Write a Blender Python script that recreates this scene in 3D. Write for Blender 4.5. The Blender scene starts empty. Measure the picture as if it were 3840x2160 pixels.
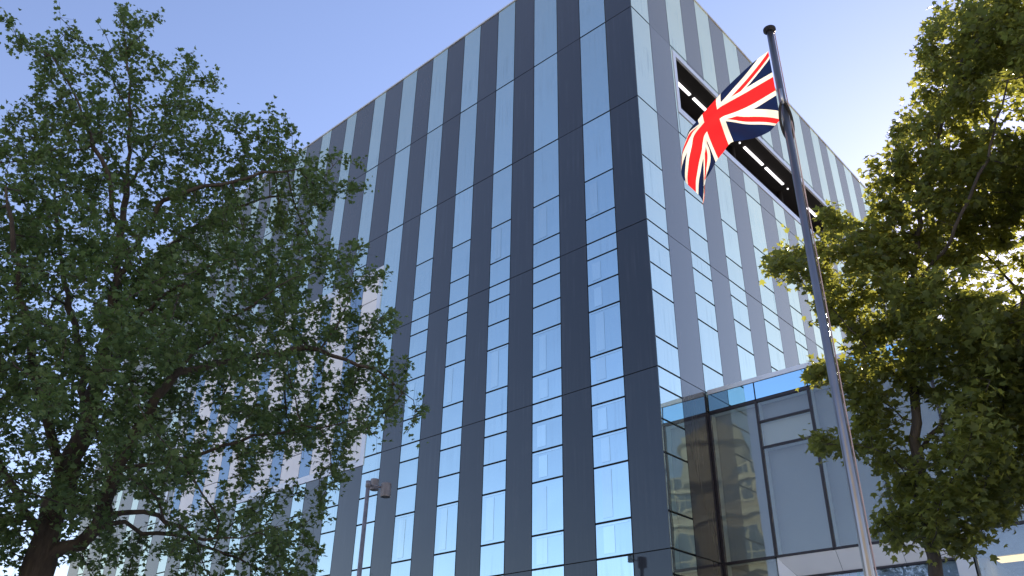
import bpy, math, random
import numpy as np
from mathutils import Matrix, Vector, Quaternion

SC = bpy.context.scene
COL = SC.collection
rad = math.radians

# ------------------------------------------------------------------ camera
RM = np.array([[0.739114, 0.318564, -0.593487],
               [0.673381, -0.370899, 0.639525],
               [0.016394, 0.872325, 0.488651]])
FP = 3163.83
CAM = np.array([10.54694710, -16.82362424, 1.6])
cd = bpy.data.cameras.new('camera')
cam = bpy.data.objects.new('camera', cd)
COL.objects.link(cam)
cd.sensor_width = 36
cd.lens = FP * 36 / 3840
cd.clip_end = 5000
M = Matrix.Identity(4)
for i in range(3):
    M[i][0] = RM[i][0]; M[i][1] = RM[i][1]; M[i][2] = -RM[i][2]; M[i][3] = CAM[i]
cam.matrix_world = M
SC.camera = cam

# ------------------------------------------------------------------ sky, sun, exposure
SUN_AZ, SUN_EL = -8.0, 26.0          # azimuth from +Y towards +X
w = bpy.data.worlds.new('World'); SC.world = w; w.use_nodes = True
nt = w.node_tree
sky = nt.nodes.new('ShaderNodeTexSky'); sky.sky_type = 'NISHITA'
sky.sun_disc = False
sky.sun_elevation = rad(SUN_EL); sky.sun_rotation = rad(SUN_AZ)
sky.air_density = 1.0; sky.dust_density = 0.15; sky.ozone_density = 1.6
wb = nt.nodes.new('ShaderNodeMix'); wb.data_type = 'RGBA'; wb.blend_type = 'MULTIPLY'; wb.inputs[0].default_value = 1; wb.inputs[7].default_value = (1.14, .97, 1.03, 1)
nt.links.new(sky.outputs[0], wb.inputs[6]); nt.links.new(wb.outputs[2], nt.nodes['Background'].inputs[0])
nt.nodes['Background'].inputs[1].default_value = 0.15
sd = bpy.data.lights.new('sun', 'SUN'); sd.energy = 5.0; sd.angle = rad(0.5); sd.color = (1.0, 0.88, 0.70)
so = bpy.data.objects.new('sun', sd); COL.objects.link(so)
sv = Vector((math.sin(rad(SUN_AZ)) * math.cos(rad(SUN_EL)), math.cos(rad(SUN_AZ)) * math.cos(rad(SUN_EL)), math.sin(rad(SUN_EL))))
so.rotation_euler = sv.to_track_quat('Z', 'Y').to_euler()
SC.view_settings.view_transform = 'Standard'
SC.view_settings.look = 'None'
SC.view_settings.exposure = 0.82
SC.view_settings.gamma = 1
SC.cycles.max_bounces = 10
SC.cycles.transparent_max_bounces = 12

rng = np.random.default_rng(7)
random.seed(7)

# ------------------------------------------------------------------ helpers
def tag(o, label=None, cat=None, group=None, kind=None):
    if label: o['label'] = label
    if cat: o['category'] = cat
    if group: o['group'] = group
    if kind: o['kind'] = kind
    return o

def empty(name, loc=(0, 0, 0), rz=0):
    o = bpy.data.objects.new(name, None); COL.objects.link(o)
    o.location = loc; o.rotation_euler = (0, 0, rz); o.empty_display_size = .2
    return o

class MB:
    def __init__(s): s.v = []; s.f = []
    def quad(s, a, b, c, d):
        n = len(s.v); s.v += [tuple(a), tuple(b), tuple(c), tuple(d)]; s.f.append((n, n + 1, n + 2, n + 3)); return s
    def poly(s, pts):
        n = len(s.v); s.v += [tuple(p) for p in pts]; s.f.append(tuple(range(n, n + len(pts)))); return s
    def box(s, x0, x1, y0, y1, z0, z1):
        n = len(s.v)
        s.v += [(x0, y0, z0), (x1, y0, z0), (x1, y1, z0), (x0, y1, z0), (x0, y0, z1), (x1, y0, z1), (x1, y1, z1), (x0, y1, z1)]
        for f in ((3, 2, 1, 0), (4, 5, 6, 7), (0, 1, 5, 4), (1, 2, 6, 5), (2, 3, 7, 6), (3, 0, 4, 7)):
            s.f.append(tuple(n + i for i in f))
        return s
    def tube(s, pts, rads, n=12, cap=True):
        pts = [Vector(p) for p in pts]; base = len(s.v)
        up = None
        for i, p in enumerate(pts):
            a = pts[max(i - 1, 0)]; b = pts[min(i + 1, len(pts) - 1)]
            d = (b - a).normalized()
            if up is None:
                up = d.orthogonal().normalized()
            else:
                up = (up - d * up.dot(d)).normalized()
            side = d.cross(up)
            r = rads[i] if hasattr(rads, '__len__') else rads
            for k in range(n):
                t = 2 * math.pi * k / n
                s.v.append(tuple(p + up * (r * math.cos(t)) + side * (r * math.sin(t))))
        for i in range(len(pts) - 1):
            for k in range(n):
                a = base + i * n + k; b = base + i * n + (k + 1) % n
                s.f.append((a, b, b + n, a + n))
        if cap:
            s.f.append(tuple(base + k for k in reversed(range(n))))
            s.f.append(tuple(base + (len(pts) - 1) * n + k for k in range(n)))
        return s
    def build(s, name, mat, parent=None, smooth=False):
        me = bpy.data.meshes.new(name); me.from_pydata(s.v, [], s.f); me.update()
        if smooth: me.polygons.foreach_set('use_smooth', [True] * len(me.polygons))
        me.materials.append(mat)
        o = bpy.data.objects.new(name, me); COL.objects.link(o)
        if parent: o.parent = parent
        return o

def numesh(name, V, F, mat, parent=None, smooth=False, attr=None):
    me = bpy.data.meshes.new(name)
    nv, nf, k = len(V), len(F), F.shape[1]
    me.vertices.add(nv); me.vertices.foreach_set('co', V.astype(np.float32).ravel())
    me.loops.add(nf * k); me.loops.foreach_set('vertex_index', F.astype(np.int32).ravel())
    me.polygons.add(nf); me.polygons.foreach_set('loop_start', np.arange(0, nf * k, k, dtype=np.int32))
    if smooth: me.polygons.foreach_set('use_smooth', np.ones(nf, bool))
    if attr is not None:
        a = me.attributes.new('tone', 'FLOAT', 'FACE'); a.data.foreach_set('value', attr.astype(np.float32))
    me.update(calc_edges=True); me.validate()
    me.materials.append(mat)
    o = bpy.data.objects.new(name, me); COL.objects.link(o)
    if parent: o.parent = parent
    return o

def nodemat(name):
    m = bpy.data.materials.new(name); m.use_nodes = True
    return m, m.node_tree, m.node_tree.nodes['Principled BSDF'], m.node_tree.nodes['Material Output']

def N(nt, t, **kw):
    n = nt.nodes.new(t)
    for k, v in kw.items(): setattr(n, k, v)
    return n

def mathn(nt, op, a, b=None, c=None):
    n = nt.nodes.new('ShaderNodeMath'); n.operation = op
    for i, x in enumerate((a, b, c)):
        if x is None: continue
        if isinstance(x, (int, float)): n.inputs[i].default_value = x
        else: nt.links.new(x, n.inputs[i])
    return n.outputs[0]

def mixc(nt, f, a, b):
    n = nt.nodes.new('ShaderNodeMix'); n.data_type = 'RGBA'
    for i, x in ((0, f), (6, a), (7, b)):
        if isinstance(x, (int, float)): n.inputs[i].default_value = x
        elif isinstance(x, tuple): n.inputs[i].default_value = (*x, 1)
        else: nt.links.new(x, n.inputs[i])
    return n.outputs[2]

def noise(nt, scale, detail=3, vec=None, mapscale=None, rough=.5):
    tc = nt.nodes.new('ShaderNodeTexCoord')
    src = tc.outputs['Object'] if vec is None else vec
    if mapscale:
        mp = nt.nodes.new('ShaderNodeMapping'); mp.inputs['Scale'].default_value = mapscale
        nt.links.new(src, mp.inputs[0]); src = mp.outputs[0]
    n = nt.nodes.new('ShaderNodeTexNoise'); n.inputs['Scale'].default_value = scale
    n.inputs['Detail'].default_value = detail; n.inputs['Roughness'].default_value = rough
    nt.links.new(src, n.inputs['Vector'])
    return n.outputs[0]

def ramp(nt, f, a, b, lo=0., hi=1.):
    n = nt.nodes.new('ShaderNodeMapRange')
    nt.links.new(f, n.inputs[0])
    n.inputs[1].default_value = a; n.inputs[2].default_value = b; n.inputs[3].default_value = lo; n.inputs[4].default_value = hi
    return n.outputs[0]

def bump(nt, b, h, strength, dist=.02):
    n = nt.nodes.new('ShaderNodeBump'); n.inputs['Strength'].default_value = strength; n.inputs['Distance'].default_value = dist
    nt.links.new(h, n.inputs['Height']); nt.links.new(n.outputs[0], b.inputs['Normal'])

def simple(name, col, rough=.6, metal=0., var=.12, vscale=4., bmp=0., coat=0., ior=1.45):
    m, nt, b, out = nodemat(name)
    f = noise(nt, vscale, 4)
    c = mixc(nt, ramp(nt, f, .3, .7), tuple(x * (1 - var) for x in col), tuple(min(1, x * (1 + var)) for x in col))
    nt.links.new(c, b.inputs['Base Color'])
    b.inputs['Roughness'].default_value = rough; b.inputs['Metallic'].default_value = metal
    b.inputs['Coat Weight'].default_value = coat; b.inputs['IOR'].default_value = ior
    if bmp: bump(nt, b, noise(nt, vscale * 8, 4), bmp)
    return m

def emis(name, col, s):
    m, nt, b, out = nodemat(name)
    b.inputs['Base Color'].default_value = (.8, .8, .8, 1)
    b.inputs['Emission Color'].default_value = (*col, 1); b.inputs['Emission Strength'].default_value = s
    return m

def at(px, py, r):
    """point seen at that direction of the photograph, r metres away measured on the ground"""
    d = RM @ np.array([px - 1920, 1080 - py, FP]); return CAM + d * (r / math.hypot(d[0], d[1]))

# ------------------------------------------------------------------ materials
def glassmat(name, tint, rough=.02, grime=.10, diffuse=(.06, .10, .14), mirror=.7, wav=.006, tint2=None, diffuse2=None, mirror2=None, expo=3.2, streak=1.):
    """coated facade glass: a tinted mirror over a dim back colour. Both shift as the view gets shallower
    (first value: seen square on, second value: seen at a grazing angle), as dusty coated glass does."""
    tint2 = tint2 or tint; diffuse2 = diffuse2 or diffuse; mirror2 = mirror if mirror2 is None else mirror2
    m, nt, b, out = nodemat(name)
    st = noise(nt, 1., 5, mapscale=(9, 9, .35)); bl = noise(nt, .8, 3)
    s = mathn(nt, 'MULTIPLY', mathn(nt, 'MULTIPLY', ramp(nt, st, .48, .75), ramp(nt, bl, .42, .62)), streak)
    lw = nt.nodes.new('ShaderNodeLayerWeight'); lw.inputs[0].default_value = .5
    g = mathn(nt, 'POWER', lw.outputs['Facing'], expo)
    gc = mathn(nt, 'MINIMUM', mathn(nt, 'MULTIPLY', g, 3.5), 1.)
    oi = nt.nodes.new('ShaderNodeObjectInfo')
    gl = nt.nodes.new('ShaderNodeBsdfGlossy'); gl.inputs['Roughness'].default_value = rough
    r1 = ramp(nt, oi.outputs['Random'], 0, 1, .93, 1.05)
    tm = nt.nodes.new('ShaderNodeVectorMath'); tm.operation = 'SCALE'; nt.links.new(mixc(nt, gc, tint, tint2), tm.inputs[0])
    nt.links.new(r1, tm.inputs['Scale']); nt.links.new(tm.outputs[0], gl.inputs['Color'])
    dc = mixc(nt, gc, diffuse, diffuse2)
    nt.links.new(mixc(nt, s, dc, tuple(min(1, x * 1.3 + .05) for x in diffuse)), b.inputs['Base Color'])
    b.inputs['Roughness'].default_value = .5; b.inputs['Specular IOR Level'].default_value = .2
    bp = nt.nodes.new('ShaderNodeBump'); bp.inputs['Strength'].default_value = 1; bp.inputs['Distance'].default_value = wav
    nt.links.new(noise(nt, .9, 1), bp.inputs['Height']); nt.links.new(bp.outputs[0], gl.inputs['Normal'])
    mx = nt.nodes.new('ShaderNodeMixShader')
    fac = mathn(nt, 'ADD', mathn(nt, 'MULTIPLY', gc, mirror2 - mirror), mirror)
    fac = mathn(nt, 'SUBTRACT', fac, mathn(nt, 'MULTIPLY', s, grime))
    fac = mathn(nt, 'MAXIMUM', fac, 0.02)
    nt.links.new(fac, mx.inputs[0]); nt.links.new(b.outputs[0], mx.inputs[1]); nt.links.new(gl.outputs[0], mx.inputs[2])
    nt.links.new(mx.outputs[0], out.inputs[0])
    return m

M_light = glassmat('light_blue_glass', (.64, .88, .95), mirror=.80, diffuse=(.05, .10, .14), tint2=(.96, .98, .66), diffuse2=(.97, .92, .66), mirror2=.72)  # grazing tint and diffuse carry the bright sky glare of the right-hand face
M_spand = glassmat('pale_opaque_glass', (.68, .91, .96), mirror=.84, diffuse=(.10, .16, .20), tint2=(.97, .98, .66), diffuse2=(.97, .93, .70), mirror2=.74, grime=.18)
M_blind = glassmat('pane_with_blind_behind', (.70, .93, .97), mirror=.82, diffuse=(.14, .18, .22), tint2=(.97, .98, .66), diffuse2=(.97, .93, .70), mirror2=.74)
M_dark = glassmat('dark_glass_panel', (.84, .96, .98), mirror=.045, grime=.015, diffuse=(.010, .012, .018), rough=.035, tint2=(1., .88, .64), diffuse2=(.08, .06, .055), mirror2=.40, streak=.5)  # grazing colours imitate the lilac sky sheen on the right-hand panels
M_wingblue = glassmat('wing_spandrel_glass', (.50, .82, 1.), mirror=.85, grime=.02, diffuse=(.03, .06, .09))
M_wingframe = simple('dark_bronze_frame', (.022, .016, .020), .4)
M_joint = simple('black_joint_backing', (.008, .009, .012), .6)
M_alu = simple('pale_aluminium', (.74, .74, .75), .4, metal=.3, var=.06)
M_alu_dk = simple('grey_reveal_metal', (.26, .29, .33), .45, var=.08)
M_cream = simple('cream_cladding', (.90, .84, .78), .5, var=.05, vscale=1.5)
M_slate = glassmat('slate_blue_glass', (.45, .58, .66), mirror=.6, grime=.05, diffuse=(.12, .15, .19), rough=.08)
M_white = simple('white_reveal_panel', (.90, .89, .86), .55, var=.04, vscale=1.2)
M_board = simple('grey_blind', (.30, .315, .33), .7, var=.06, vscale=.6)
M_revealpale = simple('pale_blue_reveal', (.75, .82, .80), .6, var=.04)
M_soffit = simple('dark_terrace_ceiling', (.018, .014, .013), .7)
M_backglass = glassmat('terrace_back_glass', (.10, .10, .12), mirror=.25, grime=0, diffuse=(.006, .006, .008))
M_tube = emis('strip_light_glow', (1, .96, 1.0), 1.2)
M_warm = emis('warm_ceiling_light_glow', (1, .66, .25), 1.0)
M_room = simple('grey_room_wall', (.30, .32, .31), .8)

def clearglass(name, refl=.12, tint=(.85, .92, .9)):
    m, nt, b, out = nodemat(name)
    tr = nt.nodes.new('ShaderNodeBsdfTransparent'); tr.inputs[0].default_value = (*tint, 1)
    gl = nt.nodes.new('ShaderNodeBsdfGlossy'); gl.inputs['Roughness'].default_value = .01; gl.inputs[0].default_value = (.92, .95, 1, 1)
    bp = nt.nodes.new('ShaderNodeBump'); bp.inputs['Strength'].default_value = 1; bp.inputs['Distance'].default_value = .006
    nt.links.new(noise(nt, .8, 1), bp.inputs['Height']); nt.links.new(bp.outputs[0], gl.inputs['Normal'])
    fr = nt.nodes.new('ShaderNodeFresnel'); fr.inputs[0].default_value = 1.5
    f = mathn(nt, 'ADD', mathn(nt, 'MULTIPLY', fr.outputs[0], .9), refl)
    f = mathn(nt, 'MINIMUM', f, 1.)
    mx = nt.nodes.new('ShaderNodeMixShader'); nt.links.new(f, mx.inputs[0])
    nt.links.new(tr.outputs[0], mx.inputs[1]); nt.links.new(gl.outputs[0], mx.inputs[2]); nt.links.new(mx.outputs[0], out.inputs[0])
    return m
M_clear = clearglass('clear_tinted_glass', .02, (.95, .97, .94))
M_clear2 = clearglass('clear_shop_glass', .06, (.88, .93, .95))

# ------------------------------------------------------------------ glass office block
ROOF = 27.22
LX = [0, 1.04, 2.12, 3.12, 4.2, 5.16, 6.06, 7.02, 7.93, 8.9, 9.8, 10.77, 11.70, 12.81, 13.6, 14.86, 15.59, 16.73, 17.46, 18.66, 19.43,
      20.5, 21.25, 22.35, 23.0, 24.15, 24.86, 25.97, 26.67, 28.12, 28.78, 30.11, 30.61, 32.33, 32.98, 34.2]
RY = [0, 1.06, 2.28, 3.38, 4.48, 5.53, 6.62, 7.73, 8.86, 9.79, 10.64, 11.38, 12.2, 13.37, 14.40, 15.28, 16.16, 17.13, 18.06, 18.97, 19.95, 20.9, 21.9, 22.8]
ZF = [0, 1.35, 5.86, 10.36, 14.82, 19.33, 23.16, ROOF]
ZP = {0: [0, 1.35], 1: [1.35, 2.20, 3.60, 4.45, 5.29, 5.86], 2: [5.86, 6.71, 8.11, 8.96, 9.80, 10.36], 3: [10.36, 11.20, 12.58, 13.43, 14.27, 14.82],
      4: [14.82, 15.68, 17.08, 19.33], 5: [19.33, 23.16], 6: [23.16, ROOF]}
bld = empty('office_block', (0, 0, 0))
tag(bld, 'tall office block striped with pale blue glass and dark panels, meeting at a sharp corner', 'building')
# solid body set back behind the panels, with real openings for the terrace and the pale bay
B = MB()
e = .06
B.box(-34.2, -1.35, e, 22.8, 0, ROOF - .04)
B.box(-1.35, -e, e, 22.8, 0, 20.30)
B.box(-1.35, -e, e, 22.8, 22.98, ROOF - .04)
B.box(-1.35, -e, e, 2.42, 20.30, 22.98)
B.box(-1.35, -e, 16.4, 22.8, 20.30, 22.98)
B.build('wall', M_joint, bld)
TH = .045
def panelL(x0, x1, z0, z1, gx=.010, gz=.018):   # x0<x1 (negative), on plane y=0
    mb = MB(); t = random.gauss(0, .0011); u = random.gauss(0, .0011)
    w_, h_ = (x1 - x0) / 2, (z1 - z0) / 2
    a, b, c, d = x0 + gx, x1 - gx, z0 + gz, z1 - gz
    def yy(x, z): return t * (x - (x0 + x1) / 2) + u * (z - (z0 + z1) / 2)
    p = [(a, yy(a, c), c), (b, yy(b, c), c), (b, yy(b, d), d), (a, yy(a, d), d)]
    q = [(x, y + TH, z) for x, y, z in p]
    mb.poly(p); mb.poly(q[::-1])
    for i in range(4):
        j = (i + 1) % 4; mb.quad(p[j], p[i], q[i], q[j])
    return mb
def panelR(y0, y1, z0, z1, gx=.010, gz=.018):
    mb = MB(); t = random.gauss(0, .0011); u = random.gauss(0, .0011)
    a, b, c, d = y0 + gx, y1 - gx, z0 + gz, z1 - gz
    def xx(y, z): return t * (y - (y0 + y1) / 2) + u * (z - (z0 + z1) / 2)
    p = [(xx(a, c), a, c), (xx(b, c), b, c), (xx(b, d), b, d), (xx(a, d), a, d)]
    q = [(x - TH, y, z) for x, y, z in p]
    mb.poly(p); mb.poly(q[::-1])
    for i in range(4):
        j = (i + 1) % 4; mb.quad(p[j], p[i], q[i], q[j])
    return mb
def clipz(iv, holes):
    out = [iv]
    for h0, h1 in holes:
        nx = []
        for a, b in out:
            if h1 <= a or h0 >= b: nx.append((a, b)); continue
            if h0 - a > .05: nx.append((a, h0))
            if b - h1 > .05: nx.append((h1, b))
        out = nx
    return out
wins = []; darks = []       # (priority, builder, material)
BAY = (-25.55, -11.66, 10.10, 17.83)
def nearness(x, y, z): return math.dist((x, y, z), tuple(CAM))
for k in range(len(LX) - 1):
    x1, x0 = -LX[k], -LX[k + 1]
    holes = []
    if x1 < BAY[1] + .1 and x0 > BAY[0] - .1: holes = [(BAY[2], BAY[3])]
    for s in range(7):
        if k % 2:
            zs = ZP[s]
            if k == 11 and s in (3, 4): zs = [ZF[s], ZF[s + 1]]
            if s == 4 and k > 11: zs = [14.82, 18.32, 19.33]
        else: zs = [ZF[s], ZF[s + 1]]
        if k == 11 and s == 3: zs = [10.36, 19.33]
        if k == 11 and s == 4: continue
        for i in range(len(zs) - 1):
            for a, b in clipz((zs[i], zs[i + 1]), holes):
                pr = nearness((x0 + x1) / 2, 0, (a + b) / 2) / math.sqrt((b - a) * (x1 - x0)) + (100 if b < 5 else 0)
                ga = .016 if k % 2 else .012
                if k % 2:
                    sp = (b - a) < .7 or s >= 5 or (s == 4 and i == 2) or k >= 11
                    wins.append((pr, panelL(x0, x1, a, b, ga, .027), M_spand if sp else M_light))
                    if not sp and b - a > .7 and k < 10: wins[-1][1].blind = (x0, x1, a, b)
                else:
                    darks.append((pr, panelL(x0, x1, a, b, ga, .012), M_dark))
for k in range(len(RY) - 1):
    y0, y1 = RY[k], RY[k + 1]
    holes = []
    segs = [(y0, y1)]
    for s in range(7):
        if k % 2 == 0: zs = ZP[s]
        else: zs = [ZF[s], ZF[s + 1]]
        for i in range(len(zs) - 1):
            a, b = zs[i], zs[i + 1]
            if y0 >= 2.3 and b <= 10.37: continue        # behind the glazed wing
            parts = [(y0, y1, a, b)]
            if s == 5 and y1 > 2.40 and y0 < 16.3:
                ya = max(y0, 2.40)
                parts = [(ya, y1, 19.33, 20.24), (ya, y1, 23.04, 23.16)]
                if y0 < 2.40: parts.append((y0, 2.40, 19.33, 23.16))
            for (p, q, a2, b2) in parts:
                pr = nearness(0, (p + q) / 2, (a2 + b2) / 2) / math.sqrt((b2 - a2) * (q - p)) + (100 if b2 < 5 else 0)
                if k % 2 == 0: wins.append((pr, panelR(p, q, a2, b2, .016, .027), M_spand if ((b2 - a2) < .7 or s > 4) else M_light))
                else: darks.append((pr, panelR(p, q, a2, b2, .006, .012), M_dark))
def emit(lst, name, maxn=98):
    lst.sort(key=lambda t: t[0])
    for i, (pr, mb, m) in enumerate(lst[:maxn]):
        o = mb.build(name, m, bld)
        if getattr(mb, 'blind', None):
            x0, x1, a, b = mb.blind; w_ = x1 - x0; u = random.uniform(.16, .26); v = u + random.uniform(.22, .34)
            t = MB(); t.box(x0 + w_ * u, x0 + w_ * v, -.006, -.0045, a + .10, b - .12 * random.uniform(.8, 1.6))
            if random.random() < .5: t.box(x0 + w_ * .07, x1 - w_ * .07, -.006, -.0045, b - .085, b - .05)
            t.build('blind', M_blind, o)
    groups = {}
    for pr, mb, m in lst[maxn:]:
        g = groups.setdefault(m.name, (MB(), m)); n = len(g[0].v)
        g[0].v += mb.v; g[0].f += [tuple(n + i for i in f) for f in mb.f]
    for g, m in groups.values():
        o = g.build(name, m, bld); o['kind'] = 'stuff'
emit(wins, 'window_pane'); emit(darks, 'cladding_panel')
# parapet coping
c = MB(); c.box(-34.2, .035, -.035, .25, ROOF - .01, ROOF + .06); c.box(-.25, .035, .25, 22.8, ROOF - .01, ROOF + .06); c.build('coping', M_alu, bld)
# terrace opening in the right-hand face
fr = MB()
fr.box(-.05, .02, 2.40, 2.57, 20.26, 23.02); fr.box(-.05, .02, 2.57, 16.3, 20.26, 20.50); fr.box(-.05, .02, 2.57, 16.3, 22.83, 23.02)
op = fr.build('terrace_frame', M_alu, bld)
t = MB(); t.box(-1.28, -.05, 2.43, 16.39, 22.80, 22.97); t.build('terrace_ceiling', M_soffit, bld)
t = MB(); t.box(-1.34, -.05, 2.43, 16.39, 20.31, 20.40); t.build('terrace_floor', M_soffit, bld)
t = MB(); t.box(-1.28, -.05, 16.16, 16.39, 20.40, 22.80); t.build('terrace_side_wall', M_alu_dk, bld)
t = MB(); t.box(-1.28, -.05, 2.43, 2.56, 20.40, 22.80); t.build('terrace_side_wall', M_alu_dk, bld)
for k in range(7):
    y = 2.6 + 1.95 * k
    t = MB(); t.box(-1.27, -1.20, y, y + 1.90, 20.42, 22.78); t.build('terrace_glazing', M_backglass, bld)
for y in (6.5, 8.2, 12.2):
    t = MB(); t.tube([(-1.0, y, 20.4), (-1.0, y, 22.8)], .09, 14); t.build('terrace_column', M_soffit, bld, True)
for a, b in ((3.58, 4.50), (4.74, 5.95), (8.47, 9.97), (10.22, 11.72), (14.0, 14.85)):
    t = MB(); t.box(-.67, -.57, a, b, 22.755, 22.797); t.build('ceiling_light', M_tube, bld)
for y in (8.12, 12.15):
    t = MB(); t.tube([(-.62, y, 22.76), (-.62, y, 22.797)], .035, 10); t.build('spotlight', M_tube, bld)
# pale bay in the left-hand face
x0, x1, z0, z1 = BAY
fr = MB(); fr.box(x1 - .20, x1, -.03, .05, z0, z1); fr.box(x0, x0 + .2, -.03, .05, z0, z1)
fr.box(x0 + .2, x1 - .2, -.03, .05, z1 - .30, z1); fr.box(x0 + .2, x1 - .2, -.03, .05, z0, z0 + .24)
fr.build('bay_frame', M_alu, bld)
edges = [11.87, 12.81, 13.55, 14.75, 15.43, 16.61, 17.35, 18.55, 19.28, 20.45, 21.2, 22.3, 23.0, 24.1, 24.8, 25.36]
for i in range(len(edges) - 1):
    a, b = -edges[i + 1], -edges[i]
    if i % 2 == 0:
        zz = [10.34, 11.3, 12.6, 13.9, 15.2, 16.49, 17.53]
        for j in range(6): panelL(a, b, zz[j], zz[j + 1], .012, .018).build('cream_panel', M_cream, bld)
    else:
        panelL(a, b, 10.34, 17.53, .012, .02).build('slate_glass_strip', M_slate, bld)

# ------------------------------------------------------------------ low glazed wing
WY = 2.30; WT = 10.36; WX1 = 14.2
wing = empty('glazed_wing', (7, WY, 0))
tag(wing, 'low glazed wing with blue top band and large grey panes beside the striped block', 'building')
def wpart(mb, name, mat, parent=None, **k):
    mb.v = [(x - 7, y - WY, z) for x, y, z in mb.v]
    return mb.build(name, mat, parent or wing, **k)
t = MB(); t.box(.06, WX1, WY + 4.0, 12.5, 0, WT - .1); t.box(.06, WX1, WY + .3, WY + 4.0, 9.8, WT - .1); wpart(t, 'wall', M_room)
t = MB(); t.box(.06, WX1, WY - .03, WY + .4, WT - .10, WT + .02); wpart(t, 'coping', M_alu)
vs = [0.04, 1.40, 2.81, 4.23, 5.64, 7.06, 8.48, 9.9, 11.3, 12.7, 14.2]
# spandrel band
sx = [0.04, 1.40, 2.81, 4.23, 5.64, 7.06, 8.48, 9.9, 11.3, 12.7, 14.2]
for i in range(len(sx) - 1):
    t = MB(); g = .018; r = random.gauss(0, .0012)
    t.box(sx[i] + g, sx[i + 1] - g, WY, WY + .03, 9.80, 10.25); wpart(t, 'spandrel_glass', M_wingblue)
t = MB(); t.box(.04, WX1, WY + .035, WY + .30, 9.72, 10.255); wpart(t, 'spandrel_backing', M_joint)
# mullions and transoms
for x in vs:
    z0m = 0 if x < 1 or x > 5.7 else 5.86
    t = MB(); t.box(x - .028, x + .028, WY - .035, WY + .06, z0m, 9.74); wpart(t, 'mullion', M_wingframe)
def tr(xa, xb, z, h=.05):
    t = MB(); t.box(xa + .028, xb - .028, WY - .03, WY + .06, z - h / 2, z + h / 2); wpart(t, 'transom', M_wingframe)
for i in range(len(vs) - 1):
    tr(vs[i], vs[i + 1], 9.74, .07); tr(vs[i], vs[i + 1], 5.86, .06)
tr(1.40, 2.81, 9.17); tr(1.40, 2.81, 8.50)
# panes with a recessed blind behind
def pane(xa, xb, za, zb, depth=.26, board=M_board):
    t = MB(); t.box(xa + .03, xb - .03, WY, WY + .012, za + .03, zb - .03); wpart(t, 'window_pane', M_clear)
    if board:
        t = MB(); t.box(xa + .03, xb - .03, WY + depth, WY + depth + .02, za + .03, zb - .03); wpart(t, 'blind', board)
    t = MB(); t.box(xa + .006, xa + .029, WY + .062, WY + depth, za + .03, zb - .03)
    t.box(xb - .029, xb - .006, WY + .062, WY + depth, za + .03, zb - .03)
    t.box(xa + .029, xb - .029, WY + .062, WY + depth, zb - .03, zb - .007)
    t.box(xa + .029, xb - .029, WY + .062, WY + depth, za + .007, za + .03)
    wpart(t, 'window_reveal', M_revealpale)
M_board2 = simple('pale_grey_blind', (.52, .54, .52), .7, var=.05, vscale=.6)
pane(.04, 1.40, 5.86, 9.74)
pane(1.40, 2.81, 9.17, 9.74); pane(1.40, 2.81, 8.50, 9.17, .12, M_board2); pane(1.40, 2.81, 5.86, 8.50)
for i in range(2, len(vs) - 1): pane(vs[i], vs[i + 1], 5.86, 9.74)
pane(.04, 1.40, .3, 5.86)
# white splayed window surround
sp = MB(); yo, yi = WY - .02, WY + .22
ox0, ox1, oz = 1.42, 5.60, 5.83; ix0, ix1, iz = 1.76, 5.20, 5.41
d3 = .004
for a, b in ((ox0, 2.83), (2.83, 4.22), (4.22, ox1)):
    ia = ix0 if a == ox0 else a; ib = ix1 if b == ox1 else b
    A, Bq, Cq, D = (a + (0 if a == ox0 else d3), yo, oz), (b - (0 if b == ox1 else d3), yo, oz), (ib - d3, yi, iz), (ia + d3, yi, iz)
    sp.quad(D, Cq, Bq, A)
sp.quad((ox0, yo, oz - d3), (ox0, yo, .3), (ix0 - d3, yi, .3), (ix0 - d3, yi, iz))
sp.quad((ix1 + d3, yi, iz), (ix1 + d3, yi, .3), (ox1, yo, .3), (ox1, yo, oz - d3))
wpart(sp, 'window_surround', M_white)
t = MB(); t.box(ox0 + .0, ox1, yi + .03, yi + .08, iz + .06, 5.9); t.box(ox0, ix0 - .03, yi + .03, yi + .08, .3, iz); t.box(ix1 + .03, ox1, yi + .03, yi + .08, .3, iz)
wpart(t, 'surround_backing', M_joint)
t = MB(); t.box(ix0, ix1, yi - .02, yi + .04, iz - .045, iz - .002); t.box(ix0, ix0 + .04, yi - .02, yi + .04, .3, iz - .045); wpart(t, 'window_frame', M_wingframe)
t = MB(); t.box(ix0 + .04, ix1 - .01, yi + .03, yi + .045, .3, iz - .045); wpart(t, 'shop_pane', M_clear2)
# pale poster film behind that pane with a green mark and grey lettering, cut off by the picture edge
M_poster = simple('pale_blue_poster', (.50, .58, .68), .6, var=.04, vscale=.8)
M_ink = simple('grey_poster_ink', (.20, .24, .27), .6); M_green = simple('green_poster_ink', (.10, .42, .34), .6)
t = MB(); t.box(ix0 + .04, ix1 - .01, yi + .10, yi + .115, .5, iz - .05); poster = wpart(t, 'poster', M_poster)
def ink(name, boxes, m):
    t = MB()
    for x0_, x1_, z0_, z1_ in boxes: t.box(x0_, x1_, yi + .093, yi + .099, z0_, z1_)
    o = wpart(t, name, m, parent=None); o.parent = poster
def wx(px, py):
    d = RM @ np.array([px - 1920, 1080 - py, FP]); tt = (yi + .1 - CAM[1]) / d[1]; p = CAM + tt * d; return p[0], p[2]
a = wx(3211, 2140); ink('green_logo', [(a[0], a[0] + .075, a[1] - .16, a[1])], M_green)
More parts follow.
